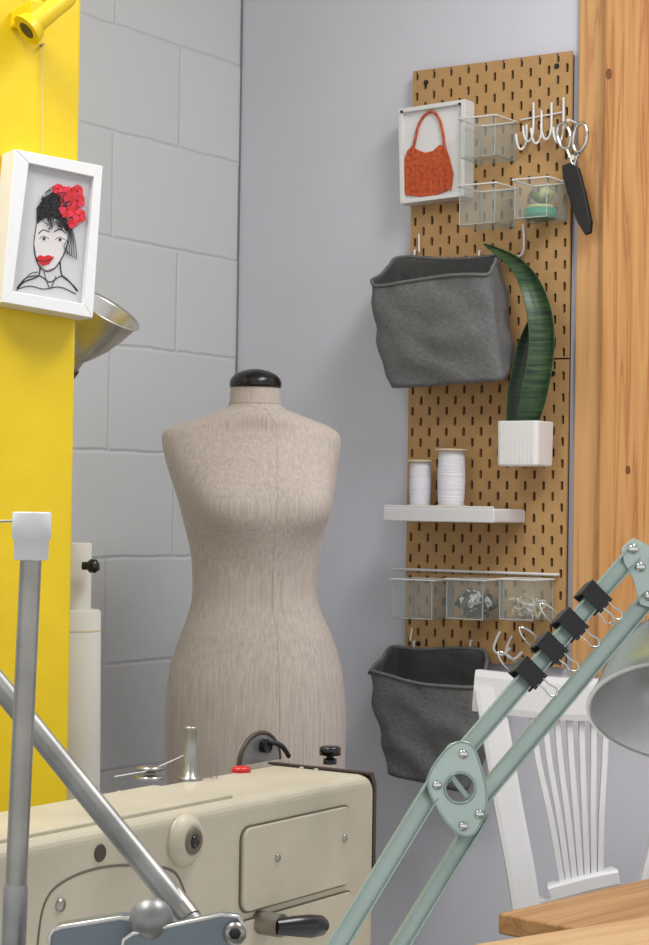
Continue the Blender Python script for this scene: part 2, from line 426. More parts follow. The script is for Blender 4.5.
p=L(573,122,0.03); b.cyl((p.x,-0.02,p.z),(p.x,-0.05,p.z),0.003,m_whitep,n=10)
b.done()

# ------------------------------------------------------------ fabric bins
def bin_(name,rim,bot,seed,rough=0.005):
    R=[L(*p) for p in rim]; Q=[L(*p) for p in bot]; n=16; rows=20
    def ring(K,rr):
        pts=[]
        for i in range(4):
            a=K[i];c=K[(i+1)%4]
            for j in range(n): pts.append(a.lerp(c,j/n))
        for _ in range(rr):
            pts=[(pts[i-1]+pts[i]*2+pts[(i+1)%len(pts)])/4 for i in range(len(pts))]
        return pts
    ra=ring(R,2); qa=ring(Q,5); N=len(ra); vs=[];fs=[]
    for t in range(rows+1):
        s=t/rows
        for k in range(N):
            p=ra[k].lerp(qa[k],s)
            nn=noise.noise(Vector((p.x*14+seed,p.y*14,p.z*16)))+0.7*noise.noise(Vector(((p.x+p.z*0.7)*34+seed,p.y*30,(p.z-p.x*0.6)*20)))
            nn+=0.9*math.sin((p.x*1.0+p.z*0.8)*60+seed+4*noise.noise(Vector((p.x*9,seed,p.z*9))))*s*(1-0.5*s)
            c=(sum(ra,Vector())/N).lerp(sum(qa,Vector())/N,s); d=(p-c); d.z=0; d.normalize()
            q=p+d*(nn*rough*1.6+0.012*math.sin(math.pi*s)*0.6)
            if q.y>-0.0235: q.y=-0.0235
            if t==0: q.z+= -0.004*math.sin(k*0.35+seed)
            vs.append(q)
    for t in range(rows):
        for k in range(N):
            k2=(k+1)%N; fs.append([t*N+k,(t+1)*N+k,(t+1)*N+k2,t*N+k2])
    c=sum(vs[-N:],Vector())/N; vs.append(c)
    for k in range(N): fs.append([rows*N+k,len(vs)-1,rows*N+(k+1)%N])
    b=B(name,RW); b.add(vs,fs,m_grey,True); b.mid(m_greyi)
    rimv=vs[:N]
    b.tube([v+Vector((0,-0.001,-0.001)) for v in rimv],0.0034,m_grey,8,closed=True)
    for k in (2*n+3,3*n-3):
        p=rimv[k]; b.tube([(p.x,-0.0225,p.z+0.012),(p.x,-0.027,p.z+0.012),(p.x,-0.028,p.z-0.006)],0.0022,m_whitep,8)
    def md(ob):
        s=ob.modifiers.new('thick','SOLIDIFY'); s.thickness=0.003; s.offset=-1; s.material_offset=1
    b.done(md)
bin_('grey_fabric_bin',[(368,284,.15),(487,274,.15),(499,255,.03),(394,259,.03)],
     [(388,389,.13),(502,381,.13),(517,362,.03),(415,374,.03)],1.0)
bin_('grey_fabric_bin',[(367,672,.15),(476,690,.15),(491,651,.03),(394,645,.03)],
     [(386,774,.13),(466,794,.13),(488,742,.03),(410,750,.03)],5.0)

# ------------------------------------------------------------ plant
b=B('potted_snake_plant',RW)
o=0.115
a=L(496,421,o); c=L(537,466,o); x0,x1,zt,zb=a.x,c.x,a.z,c.z
dpt=0.068; y0=-o; y1=-o+dpt
vs=[];fs=[]
def sq(x0,x1,y0,y1,z,ins,n=24,r=0.009):
    pp=rrect(x0+ins,y0+ins,x1-ins,y1-ins,r,6); return [(p[0],p[1],z) for p in pp]
rings=[sq(x0,x1,y0,y1,zb,0.003),sq(x0,x1,y0,y1,zb+0.003,0.001),sq(x0,x1,y0,y1,zt-0.002,0.0),sq(x0,x1,y0,y1,zt,0.001),sq(x0,x1,y0,y1,zt,0.004),sq(x0,x1,y0,y1,zt-0.012,0.0045)]
N=len(rings[0])
for r in rings: vs+=r
for i in range(len(rings)-1):
    for k in range(N): fs.append([i*N+k,i*N+(k+1)%N,(i+1)*N+(k+1)%N,(i+1)*N+k])
fs.append(list(range(N))[::-1]); b.add(vs,fs,m_whitep)
b.add(rings[-1],[list(range(N))],m_brown)
k=0
while x0+0.010+k*0.008<x1-0.009:
    xx=x0+0.010+k*0.008; b.tube([(xx,y0+0.0006,zb+0.006),(xx,y0+0.0006,zt-0.004)],0.0007,m_whitep,6); k+=1
b.box((x0+0.02,y1-0.002,zt-0.03),(x1-0.02,-0.0205,zt-0.018),m_whitep)
m_leafe=mat('snake_plant_margin',(60,88,52),0.5)
def leaf(pts,ws,m,edge=True):
    ctr=[L(u,v,oo) for u,v,oo in pts]; C2=smoothpts(ctr,8); n=len(C2); W=[]
    for i in range(n):
        t=i/(n-1)*(len(ws)-1); k=min(int(t),len(ws)-2); W.append((ws[k]+(ws[k+1]-ws[k])*(t-k))*0.5*0.00182)
    vs=[];fs=[];M=7
    for i in range(n):
        t=(C2[min(i+1,n-1)]-C2[max(i-1,0)]).normalized()
        sd=t.cross(Vector((0,-1,0))).normalized()
        for j in range(M):
            q=(j-(M-1)/2)/((M-1)/2)
            vs.append(C2[i]+sd*W[i]*q+Vector((0,-0.014*(q*q)*min(1,W[i]/0.02),0)))
    for i in range(n-1):
        for j in range(M-1): fs.append([i*M+j,i*M+j+1,(i+1)*M+j+1,(i+1)*M+j])
    b.add(vs,fs,m,True)
    if edge:
        for j in (0,M-1): b.tube([vs[i*M+j] for i in range(n)],0.0008,m_leafe,5)
leaf([(530,428,.085),(538,392,.09),(545,350,.09),(543,315,.09),(533,285,.085),(515,262,.07),(484,244,.06)],[22,29,28,27,22,13,1],m_leaf)
leaf([(519,428,.075),(522,395,.07),(530,350,.065),(536,322,.07),(541,300,.075)],[20,24,22,13,1],m_leaf_shaded)
b.done()

# ------------------------------------------------------------ shelf & spools
b=B('white_wall_shelf',RW)
o=0.14; a=L(383,507,o); c=L(494,523,o)
b.prism(rrect(a.x,c.z,c.x,a.z,0.004),-o,-0.021,m_white,0.002)
b.box((a.x+0.002,-o+0.001,a.z),(c.x-0.002,-o+0.004,a.z+0.004),m_white,0.001)
sz=a.z; b.done()
def spool(name,u,rpx,vtop,off,core):
    b=B(name,RW); p=L(u,505,off); zt=L(u,vtop,off).z; x=p.x; r=rpx*0.00183; h=zt-sz-0.0005
    b.lathe([(0,0),(r*1.05,0),(r*1.05,0.004),(r*0.95,0.005)],(x,-off,sz+0.0005),(0,0,1),core)
    pr=[]; 
    for i in range(41):
        t=i/40; pr.append((r*(0.86+0.08*math.sin(t*3.1))+0.0006*math.sin(i*2.6),0.005+(h-0.012)*t))
    b.lathe(pr,(x,-off,sz+0.0005),(0,0,1),m_thread)
    b.lathe([(r*0.8,h-0.007),(r*1.12,h-0.006),(r*1.12,h-0.002),(r*0.4,h-0.0015),(r*0.35,h-0.004),(0,h-0.004)],(x,-off,sz+0.0005),(0,0,1),core)
    b.done()
spool('thread_spool',451,15,448,0.075,m_beige)
spool('thread_spool',420,12,459,0.075,m_beige)

# ------------------------------------------------------------ cup rail
def stuff(mm,n,r):
    def f(b,x0,x1,y0,y1,zb,zt):
        random.seed(int(x0*1000))
        for i in range(n):
            c=Vector((random.uniform(x0+r,x1-r),random.uniform(y0+r,y1-r),zb+0.003+r*random.uniform(0.8,3.2)))
            pts=[c+Vector((random.uniform(-r,r),random.uniform(-r,r),random.uniform(-r,r)))*0.9 for _ in range(5)]
            b.tube(smoothpts(pts,3,True),0.0024,mm if i%3 else m_whitep,5,closed=True)
    return f
tray('clear_storage_cup',393,579,432,579,0.10,0.072)
tray('clear_storage_cup',447,579,483,579,0.10,0.072,stuff(m_foil,60,0.012))
tray('clear_storage_cup',500,579,533,579,0.10,0.072,stuff(m_beige,32,0.011))
b=B('cup_hanging_rail',RW)
a=L(391,572,.026)
b.tube([(a.x,-0.0245,a.z+0.006),(X1-0.01,-0.0245,a.z+0.006)],0.0028,m_whitep,8)
b.done()
b=B('white_clip_hook',RW)
for (u,v) in((500,632),(512,636)):
    b.tube(smoothpts([L(u,v,.024),L(u-4,v+8,.04),L(u-6,v+18,.055),L(u+2,v+23,.058),L(u+10,v+16,.058)]),0.0022,m_whitep,8)
b.done()
b=B('white_wire_hook',RW)
b.tube(smoothpts([L(u,v,o) for u,v,o in((412,628,.024),(411,634,.026),(410,641,.028))]),0.002,m_whitep,8); b.done()

# ------------------------------------------------------------ dress form
b=B('dress_form'); Y=3.36
prof=[ # v,left,right,halfdepth
(386,231,280,.042),(396,230,281,.043),(404,229,282,.045),(409,225,287,.049),(413,214,297,.053),(418,201,310,.057),(424,183,326,.058),(429,170,335,.058),(434,163.5,340,.06),
(442,162,341,.066),(455,164,339.5,.078),(470,168,337,.092),(485,173,335,.104),(500,178,332,.112),(512,181,330,.114),(524,184,326,.112),(540,188,322,.102),(560,191.5,319.5,.09),(580,192.5,317,.084),(598,192,317.5,.083),
(615,188,323,.087),(632,182,331,.094),(650,175.5,337.5,.101),(672,169.5,342.5,.108),(695,166.5,345,.112),(720,165,346,.115),(750,165,345.5,.116),(780,166,345,.114),(810,168,343,.11),(820,172,340,.105)]
def interp(arr,k=4):
    vv=[Vector((p[0],p[1],p[2])) for p in arr]; ww=[Vector((p[3],0,0)) for p in arr]
    A=smoothpts(vv,k);W=smoothpts(ww,k); return [(a.x,a.y,a.z,w.x) for a,w in zip(A,W)]
N=72; vs=[];fs=[]; rings=interp(prof)
fa=math.radians(-90+14)
def gau(x,s): return math.exp(-(x/s)**2)
for v,l,r,hd in rings:
    pl_=P(l,v,Y);pr_=P(r,v,Y);c=(pl_+pr_)/2; hw=(pr_-pl_).length/2
    ex=2.0 if v<408 else (2.25 if v<640 else 2.15)
    for k in range(N):
        th=2*math.pi*k/N; ct,st=math.cos(th),math.sin(th)
        x=hw*math.copysign(abs(ct)**(2/ex),ct); y=hd*math.copysign(abs(st)**(2/ex),st)
        d=0
        for sgn in(-1,1):
            da=th-(fa+2*math.pi)+sgn*0.56
            da=(da+math.pi)%(2*math.pi)-math.pi
            d+=0.021*gau(da,0.44)*gau(v-506,29)
        da=(th-fa-2*math.pi+math.pi)%(2*math.pi)-math.pi
        d-=0.004*gau(da,0.2)*gau(v-508,30)
        rad=Vector((x,y,0)); 
        if rad.length>0: rad+=rad.normalized()*d
        vs.append(Vector((c.x,c.y,c.z))+Vector((rad.x,rad.y,0)))
R_=len(rings)
for i in range(R_-1):
    for k in range(N): k2=(k+1)%N; fs.append([i*N+k,(i+1)*N+k,(i+1)*N+k2,i*N+k2])
fs.append([(R_-1)*N+k for k in range(N)])
b.add(vs,fs,m_linen,True)
def seam(ang,i0,i1):
    k=int(round(((ang)%(2*math.pi))/(2*math.pi)*N))%N
    b.tube([vs[i*N+k] for i in range(i0,i1)],0.0004,m_seam,5)
seam(fa,12,R_)
b.tube([vs[8*N+k] for k in range(N)],0.0007,m_seam,6,closed=True)
top=sum(vs[:N],Vector())/N; hr=(vs[0]-vs[N//2]).length/2
b.lathe([(hr*0.9,-0.004),(hr*1.04,-0.003),(hr*1.07,0.002),(hr*1.05,0.008),(hr*1.0,0.013),(hr*0.85,0.020),(hr*0.55,0.026),(hr*0.2,0.029),(0,0.0295)],top,(0,0,1),m_black,40)
bc=sum(vs[(R_-1)*N:R_*N],Vector())/N
b.cyl((bc.x,bc.y,bc.z+0.01),(bc.x,bc.y,0.06),0.016,m_blackm)
b.lathe([(0.05,0.10),(0.035,0.14),(0.02,0.16)],(bc.x,bc.y,0),(0,0,1),m_blackm)
b.lathe([(0,0.10),(0.05,0.10)],(bc.x,bc.y,0),(0,0,1),m_blackm)
for k in range(5):
    a=2*math.pi*k/5+0.3; d=Vector((math.cos(a),math.sin(a),0))
    b.tube(smoothpts([Vector((bc.x,bc.y,0.11))+d*0.03,Vector((bc.x,bc.y,0.09))+d*0.12,Vector((bc.x,bc.y,0.035))+d*0.2]),0.011,m_blackm,10)
    q=Vector((bc.x,bc.y,0.018))+d*0.2; b.lathe([(0,-0.018),(0.012,-0.014),(0.018,0),(0.012,0.014),(0,0.018)],q,(0,0,1),m_black,16)
b.done()

# ------------------------------------------------------------ yellow column, pipe, picture
cd=(math.cos(math.radians(30)),math.sin(math.radians(30)))
ce=P(73,500,2.62); CF=frame((ce.x,ce.y,0),cd)
b=B('yellow_column',CF); b.box((-0.42,0,0),(0,0.22,2.9),m_yellow,0.004); b.done()
b=B('yellow_pipe_bracket',CF)
p0=loc(CF,66,-2,0.07); p1=loc(CF,32,26,0.07); p0=Vector(p0);p1=Vector(p1)
d=(p1-p0).normalized()
b.tube([p0-d*0.06+Vector((0,0.05,0.03)),p0,p1],0.0135,m_yellow,24)
b.tube([p1-d*0.002,p1+d*0.010],[0.019,0.022],m_yellow,24); b.tube([p1+d*0.0102,p1+d*0.0104],0.012,m_brown,20)
b.cyl((p0.x-d.x*0.06,-0.02,p0.z-d.z*0.06+0.03),(p0.x-d.x*0.06,0.01,p0.z-d.z*0.06+0.03),0.02,m_yellow)
q=loc(CF,24,22,0.0); b.box((q.x-0.02,-0.075,q.z-0.012),(q.x-0.002,0.0,q.z+0.012),m_yellow,0.003)
b.done()

b=B('framed_portrait',CF); oF=0.048
def FP(u,v,o=oF): return loc(CF,u,v,o)
fc=[FP(15,149),FP(103,166),FP(93,318),FP(2,302)]
ic=[FP(29,163),FP(94,177),FP(84,304),FP(13,291)]
for i in range(4):
    j=(i+1)%4
    A,Bq,Ci,D=fc[i],fc[j],ic[j],ic[i]
    pts=[(A.x,A.z),(Bq.x,Bq.z),(Ci.x,Ci.z),(D.x,D.z)]
    b.prism(pts,-oF,-0.001,m_whitep,0.0008,seg=1)
b.prism([(p.x,p.z) for p in ic],-0.038,-0.032,m_papers)
oP=0.0385
def PP(u,v,o=oP): return loc(CF,u,v,o)
def line(pts,r=0.0008,m=m_ink,o=oP,k=5): b.tube(smoothpts([PP(u,v,o) for u,v in pts],k),r,m,5)
def patch(pts,m,o=oP): 
    K=[PP(u,v,o) for u,v in pts]; b.prism([(p.x,p.z) for p in K],-o-0.0006,-0.0375,m)
patch([(37,222),(46,214),(58,214),(66,224),(67,243),(62,256),(54,268),(46,270),(38,263),(34,244)],m_skin)
random.seed(3)
patch([(37,224),(37,208),(43,199),(52,192),(60,196),(62,206),(66,216),(69,228),(66,232),(60,221),(52,217),(44,218)],m_ink,oP+0.001)
for i in range(40):
    cx_=random.uniform(41,68); cy_=random.uniform(192,226)
    line([(cx_+random.uniform(-7,7),cy_+random.uniform(-7,7)) for _ in range(5)],0.0005,m_ink,oP+0.003)
for i in range(6): line([(64+i,222),(69+i,236),(64+i*2.5,246+i*2),(68+i*1.5,254+i)],0.0005,m_ink,oP+0.002)
line([(37,222),(34,245),(37,262),(45,271),(55,268),(64,254),(68,240)],0.0007)
line([(38,234),(43,230),(49,232)],0.0011); line([(54,232),(60,229),(66,234)],0.0012)
for (u,v) in((44,239),(60,240)):
    line([(u-5,v),(u-1,v-3),(u+5,v)],0.0009); line([(u-4,v+1),(u,v+2.5),(u+4,v+1)],0.0005)
    q=PP(u,v-0.5,oP+0.001); b.cyl(q,q+Vector((0,-0.0008,0)),0.0020,m_ink,n=10)
line([(50,238),(48,247),(46,251),(50,252)],0.0006)
patch([(36,258),(40,255),(44,256.5),(48,255),(54,257),(49,264),(43,266),(39,263)],m_red,oP+0.001)
line([(37,260),(44,261),(53,258.5)],0.0004,m_ink,oP+0.002)
for (u,v,s) in((65,194,9),(77,201,9),(67,210,9),(77,191,7),(79,216,8),(58,189,6),(72,223,6)):
    for k in range(6):
        a=k*1.047+u; pts=[]
        for j in range(9):
            t=j/9*6.283; rr=0.42+0.09*math.sin(3*t+u+k)
            pts.append((u+math.cos(a)*s*0.5+math.cos(t)*s*rr,v+math.sin(a)*s*0.5+math.sin(t)*s*rr))
        patch(pts,m_flower if k%2 else m_red,oP+0.0022+0.0003*k)
line([(40,266),(38,276),(24,282),(17,290)],0.0009); line([(60,262),(62,275),(70,282),(77,291)],0.0009)
line([(17,288),(26,278),(40,276),(50,282),(62,276),(72,284),(78,291)],0.0007)
line([(44,272),(50,288),(56,276)],0.0005); line([(20,285),(30,274),(38,272)],0.0005); line([(18,289),(30,286),(44,289),(60,287),(76,294)],0.0006)
q=FP(43,152,0.004); q2=FP(42,45,0.004)
b.tube([(q.x,-0.004,q.z),(q2.x,-0.004,q2.z)],0.0005,m_beige,5); b.cyl((q2.x,-0.001,q2.z),(q2.x,-0.008,q2.z),0.002,m_steel,n=8)
b.done()

# ------------------------------------------------------------ clamp lamp behind column
b=B('metal_clamp_lamp')
a0=P(70,370,2.84)
axt=Vector((0.50,-0.26,0.80)).normalized()
pr=[(0.010,0.0),(0.012,0.02),(0.022,0.034),(0.034,0.054),(0.044,0.078),(0.0515,0.102),(0.0555,0.106),(0.0545,0.108),(0.0505,0.104),(0.043,0.079),(0.032,0.056),(0.020,0.037),(0.0,0.03)]
b.lathe(pr,a0,axt,m_alu,44)
b.lathe([(0,0.03),(0.008,0.034),(0.014,0.05),(0.016,0.062),(0.01,0.074),(0,0.078)],a0,axt,m_whitep,20)
b.cyl(a0-axt*0.03,a0+axt*0.004,0.011,m_black,0.013)
q=a0-axt*0.03
b.tube(smoothpts([q,q+Vector((-0.03,0.02,-0.03)),q+Vector((-0.06,0.03,-0.06))]),0.005,m_black,10)
b.done()

# ------------------------------------------------------------ paper rolls
b=B('pattern_paper_roll')
t=P(74,543,2.88); x=P(73,600,2.88).x; x2=P(72,600,2.88).x
b.lathe([(0,-0.001),(0.012,-0.001),(0.012,0.0),(0.0245,0),(0.0255,-0.002),(0.0255,-0.12)],(x2,2.9,t.z),(0,0,1),m_roll,36)
b.lathe([(0.0,-0.098),(0.036,-0.099),(0.039,-0.102),(0.0415,-0.30),(0.047,-1.0)],(x,2.9,t.z),(0,0,1),m_roll,36)
b.lathe([(0.0392,-0.128),(0.040,-0.129),(0.0395,-0.131)],(x,2.9,t.z),(0,0,1),m_beige,36)
b.lathe([(0.047,0),(0.047,-0.003)],(x,2.9,t.z-1.0),(0,0,1),m_roll,36)
b.cyl((x,2.9,t.z-1.0),(x,2.9,0),0.047,m_roll)
k=P(93,566,2.86)
b.cyl((k.x-0.016,k.y,k.z),(k.x+0.002,k.y,k.z),0.006,m_black); b.lathe([(0,-0.01),(0.008,-0.008),(0.011,0),(0.008,0.008),(0,0.01)],k,(1,0,0.3),m_black,16)
b.done()

# ------------------------------------------------------------ sewing machine
mo=P(377,770,2.2); SF=frame((mo.x,mo.y,0),(0.555,0.832))
def S(u,v,o=0.0): return loc(SF,u,v,o)
ZM=S(368,775,0).z
b=B('industrial_sewing_machine',SF)
xl=-0.66; zb=0.775
poly=[(xl,zb),(xl,ZM-0.05)]
for i in range(7):
    a=math.radians(180-90*i/6); poly.append((xl+0.05+0.05*math.cos(a),ZM-0.05+0.05*math.sin(a)))
for i in range(9):
    a=math.radians(90-90*i/8); poly.append((-0.022+0.022*math.cos(a),ZM-0.022+0.022*math.sin(a)))
poly+= [(0,zb)]
b.prism(poly,0.0,0.135,m_cream,0.012,seg=5)
b.box((xl-0.02,-0.03,0.752),(0.01,0.16,0.79),m_cream,0.005)
K=[S(244,829,.004),S(352,806,.004),S(356,882,.004),S(247,912,.004)]
px0=K[0].x;px1=K[1].x;pz1=(K[0].z+K[1].z)/2;pz0=(K[2].z+K[3].z)/2
b.prism(rrect(px0-0.002,pz0-0.002,px1+0.002,pz1+0.002,0.014),-0.0012,0.002,m_creamd)
b.prism(rrect(px0,pz0,px1,pz1,0.013),-0.0045,0.002,m_cream,0.0015)
for u,v in((278,858),(345,838)):
    p=S(u,v,.005); b.lathe([(0.0045,0),(0.0045,0.001),(0.003,0.0022),(0,0.0025)],(p.x,-0.0045,p.z),(0,-1,0),m_steel,16)
b.prism(rrect(px0-0.03,zb+0.012,px1+0.006,pz0-0.008,0.008),-0.0012,0.002,m_creamd)
b.prism(rrect(px0-0.0285,zb+0.0135,px1+0.0045,pz0-0.0095,0.007),-0.0035,0.002,m_cream,0.001)
p=S(184,840,.0)
b.lathe([(0.026,0.0),(0.026,0.003),(0.022,0.006),(0.019,0.011),(0.012,0.012),(0.011,0.009),(0.0,0.009)],(p.x,0,p.z),(0,-1,0),m_cream,36)
b.lathe([(0.0135,0.0115),(0.0125,0.0135),(0.007,0.014),(0.006,0.010),(0,0.010)],(p.x,0,p.z),(0,-1,0),m_creamd,24)
b.lathe([(0.006,0.0125),(0.005,0.0155),(0,0.0155)],(p.x,0,p.z),(0,-1,0),m_black,16)
p=S(100,853,0); b.lathe([(0.0085,0),(0.0075,0.0014),(0.005,0.001),(0,0.0008)],(p.x,0,p.z),(0,-1,0),m_brown,20)
p=S(60,905,0); b.lathe([(0.006,0),(0.006,0.002),(0,0.003)],(p.x,0,p.z),(0,-1,0),m_steel,18)
K=[S(u,v,0.0) for u,v in((36,960),(44,905),(66,880),(110,866),(165,868),(182,885),(192,925),(196,960))]
b.tube([(q.x,0.0006,q.z) for q in smoothpts(K)],0.0016,m_creamd,6)
p=S(258,922,0); b.cyl((p.x,0,p.z),(p.x,-0.03,p.z),0.012,m_steel)
q=Vector((p.x,-0.03,p.z)); 
b.tube([q+Vector((-0.008,0.002,0)),q+Vector((0.01,-0.008,-0.001)),q+Vector((0.028,-0.016,-0.003)),q+Vector((0.042,-0.02,-0.004)),q+Vector((0.048,-0.022,-0.004))],[0.008,0.0105,0.012,0.0105,0.006],m_black,20)
b.prism([(0.001,ZM-0.14),(0.001,ZM-0.016),(-0.006,ZM-0.003),(-0.02,ZM+0.001),(-0.02,ZM+0.003),(0.0,ZM+0.001),(0.007,ZM-0.014),(0.007,ZM-0.14)],0.004,0.137,m_brown,0.001)
def onTop(u,v,h=0.0):
    d=ray(u,v); t=(ZM+h-CP.z)/d.z; return SF.inverted()@(CP+d*t)
p=onTop(190,780); b.lathe([(0.013,0),(0.013,0.003),(0.0085,0.004),(0.0085,0.012),(0.007,0.013),(0.007,0.054),(0.0075,0.055),(0.0075,0.058),(0,0.058)],(p.x,p.y,ZM),(0,0,1),m_steel,24)
post=Vector((p.x,p.y,ZM+0.03))
p=onTop(150,779); b.lathe([(0.016,0),(0.016,0.003),(0.006,0.004),(0.006,0.009),(0.015,0.010),(0.015,0.013),(0.004,0.015),(0,0.015)],(p.x,p.y,ZM),(0,0,1),m_steel,28)
b.tube([post,(p.x,p.y,ZM+0.009),(p.x-0.12,p.y-0.05,ZM+0.02)],0.0006,m_whitep,5)
p=onTop(241,772); b.lathe([(0.0105,0),(0.011,0.002),(0.0105,0.005),(0.006,0.0065),(0,0.007)],(p.x,p.y,ZM),(0,0,1),m_red,24)
p=onTop(330,764); b.lathe([(0.008,0),(0.008,0.006),(0.0045,0.007),(0.0045,0.010),(0.0125,0.0105),(0.0125,0.019),(0.010,0.0205),(0,0.0205)],(p.x,p.y,ZM),(0,0,1),m_black,20)
for (u,v) in((302,768),(316,770),(214,778),(120,792)):
    p=onTop(u,v); b.lathe([(0.004,0),(0.004,0.0012),(0,0.002)],(p.x,p.y,ZM),(0,0,1),m_steel,12)
p=onTop(258,763)
arc=[(p.x+0.040*math.cos(a),ZM+0.001+0.034*math.sin(a)) for a in [math.pi*i/14 for i in range(15)]]
b.prism(arc,p.y-0.004,p.y+0.004,m_steel2,0.001)
b.tube([(x,p.y-0.002,z) for x,z in arc],0.0030,m_brown,8)
b.cyl((p.x+0.004,p.y-0.004,ZM+0.02),(p.x+0.004,p.y-0.012,ZM+0.02),0.008,m_black)
b.tube(smoothpts([(p.x+0.004,p.y-0.01,ZM+0.026),(p.x+0.018,p.y-0.02,ZM+0.02),(p.x+0.034,p.y-0.02,ZM+0.006)]),0.0030,m_blackm,8)
a=onTop(168,790); 
b.prism(rrect(xl+0.04,ZM-0.004,a.x,ZM+0.004,0.0035),0.016,0.12,m_cream,0.002)
b.cyl((xl+0.05,0.06,0.80),(xl+0.05,0.06,0.84),0.008,m_steel)
b.done()
b=B('sewing_table',SF)
b.box((-1.05,-0.46,0.722),(0.02,0.30,0.751),m_white,0.004)
for x in(-1.0,-0.03):
    for y in(-0.41,0.25): b.box((x-0.02,y-0.02,0.0),(x+0.02,y+0.02,0.722),m_blueg,0.002)
b.done()

# ------------------------------------------------------------ articulated lamp (right)
b=B('articulated_desk_lamp')
yb,yj,ye=1.42,1.50,1.56
def ch(u0,v0,y0,u1,v1,y1,w=0.0115):
    p0=P(u0,v0,y0);p1=P(u1,v1,y1)
    d=(p1-p0).normalized(); n=Vector((0,-1,0)); sd=(n-d*n.dot(d)).normalized(); q=d.cross(sd)
    b.bar(p0,p1,0.0014,w,m_teal,side=tuple(sd),bev=0.0004)
    for s_ in(-1,1):
        b.bar(p0+q*s_*(w/2)+sd*0.003,p1+q*s_*(w/2)+sd*0.003,0.009,0.0014,m_teald,side=tuple(sd),bev=0.0004)
    return p0,p1,q,sd
ch(322,970,yb,456,750,yj,0.0130)
ch(390,960,yb+.01,482,810,yj+0.0,0.0115)
ch(440,778,yj-0.014,634,552,ye,0.0120)
ch(468,812,yj-0.014,648,598,ye,0.0120)
cpl=P(460,788,yj-0.024)
outer=[]; 
for (u,v) in((450,746),(470,744),(480,764),(487,800),(476,832),(458,834),(436,806),(428,778)): outer.append(P(u,v,yj-0.024))
outer=smoothpts(outer,4,True); n=len(outer)
inner=[]
for k in outer:
    dd=(k-cpl); inner.append(cpl+dd.normalized()*0.0115)
def ringplate(off):
    return [k+Vector((0,off,0)) for k in outer]+[k+Vector((0,off,0)) for k in inner]
V=ringplate(0)+ringplate(0.0035); Fs=[]
for i in range(n):
    j=(i+1)%n
    Fs.append([i,j,n+j,n+i]); Fs.append([2*n+i,3*n+i,3*n+j,2*n+j]); Fs.append([i,2*n+i,2*n+j,j]); Fs.append([n+i,n+j,3*n+j,3*n+i])
b.add(V,Fs,m_teal)
b.tube([k+Vector((0,-0.0005,0)) for k in inner],0.0012,m_teald,6,closed=True)
b.tube([k+Vector((0,-0.0003,0)) for k in outer],0.0009,m_teald,6,closed=True)
def bolt(u,v,y,r,m=m_chrome,h=0.004):
    p=P(u,v,y); b.lathe([(r,0),(r,h*0.6),(r*0.7,h),(0,h)],p,(0,-1,0),m,18)
for u,v in((463,754),(437,785),(479,814),(463,826)): bolt(u,v,yj-0.024,0.0036,m_chrome)
b.bar(P(448,772,yj-0.020),P(474,806,yj-0.020),0.002,0.004,m_teald,side=(0,-1,0))
K=[P(u,v,ye-0.008) for u,v in((622,548),(634,538),(648,545),(662,560),(664,590),(652,608),(640,604),(634,580),(624,562))]
n=len(K); vsf=[k.copy() for k in K]+[k+Vector((0,0.004,0)) for k in K]
b.add(vsf,[list(range(n))]+[list(range(2*n-1,n-1,-1))]+[[i,i+n,(i+1)%n+n,(i+1)%n] for i in range(n)],m_teal)
for u,v in((633,549),(640,567),(649,596),(655,560)): bolt(u,v,ye-0.009,0.0040,m_chrome)
sc=P(694,712,1.60); sax=Vector((-0.12,-0.56,-0.82)).normalized()
Rr=0.087
pr=[(0.0,-0.098),(0.020,-0.097),(0.024,-0.090),(0.028,-0.080),(0.045,-0.072),(0.062,-0.057),(0.074,-0.036),(0.082,-0.010),(Rr,0.0),(Rr+0.001,0.002)]
m_shade=mat('green_silver_shade',(172,186,180),0.2,0.85)
b.lathe(pr,sc,sax,m_shade,56)
m_shadei=mat('shade_inner_enamel',(190,192,190),0.25,0.5)
b.lathe([(Rr+0.001,0.002),(Rr-0.003,0.003),(Rr-0.004,0.0),(0.079,-0.011),(0.071,-0.034),(0.059,-0.055),(0.043,-0.069),(0.02,-0.076),(0,-0.077)],sc,sax,m_shadei,56)
b.lathe([(0,-0.07),(0.014,-0.065),(0.016,-0.05),(0.026,-0.03),(0.028,-0.015),(0.02,-0.004),(0,0)],sc,sax,m_whitep,24)
b.tube([sc-sax*0.094,sc-sax*0.12,P(655,575,ye)],0.006,m_teald,12)
b.tube([P(392,958,yb+.01),P(322,970,yb)],0.006,m_teald,10)
q=P(350,985,yb); b.cyl((q.x,q.y,q.z+0.02),(q.x,q.y,0.765),0.011,m_teald)
b.lathe([(0,0.766),(0.055,0.766),(0.055,0.752),(0,0.752)],(q.x,q.y,0),(0,0,1),m_teald)
b.done()
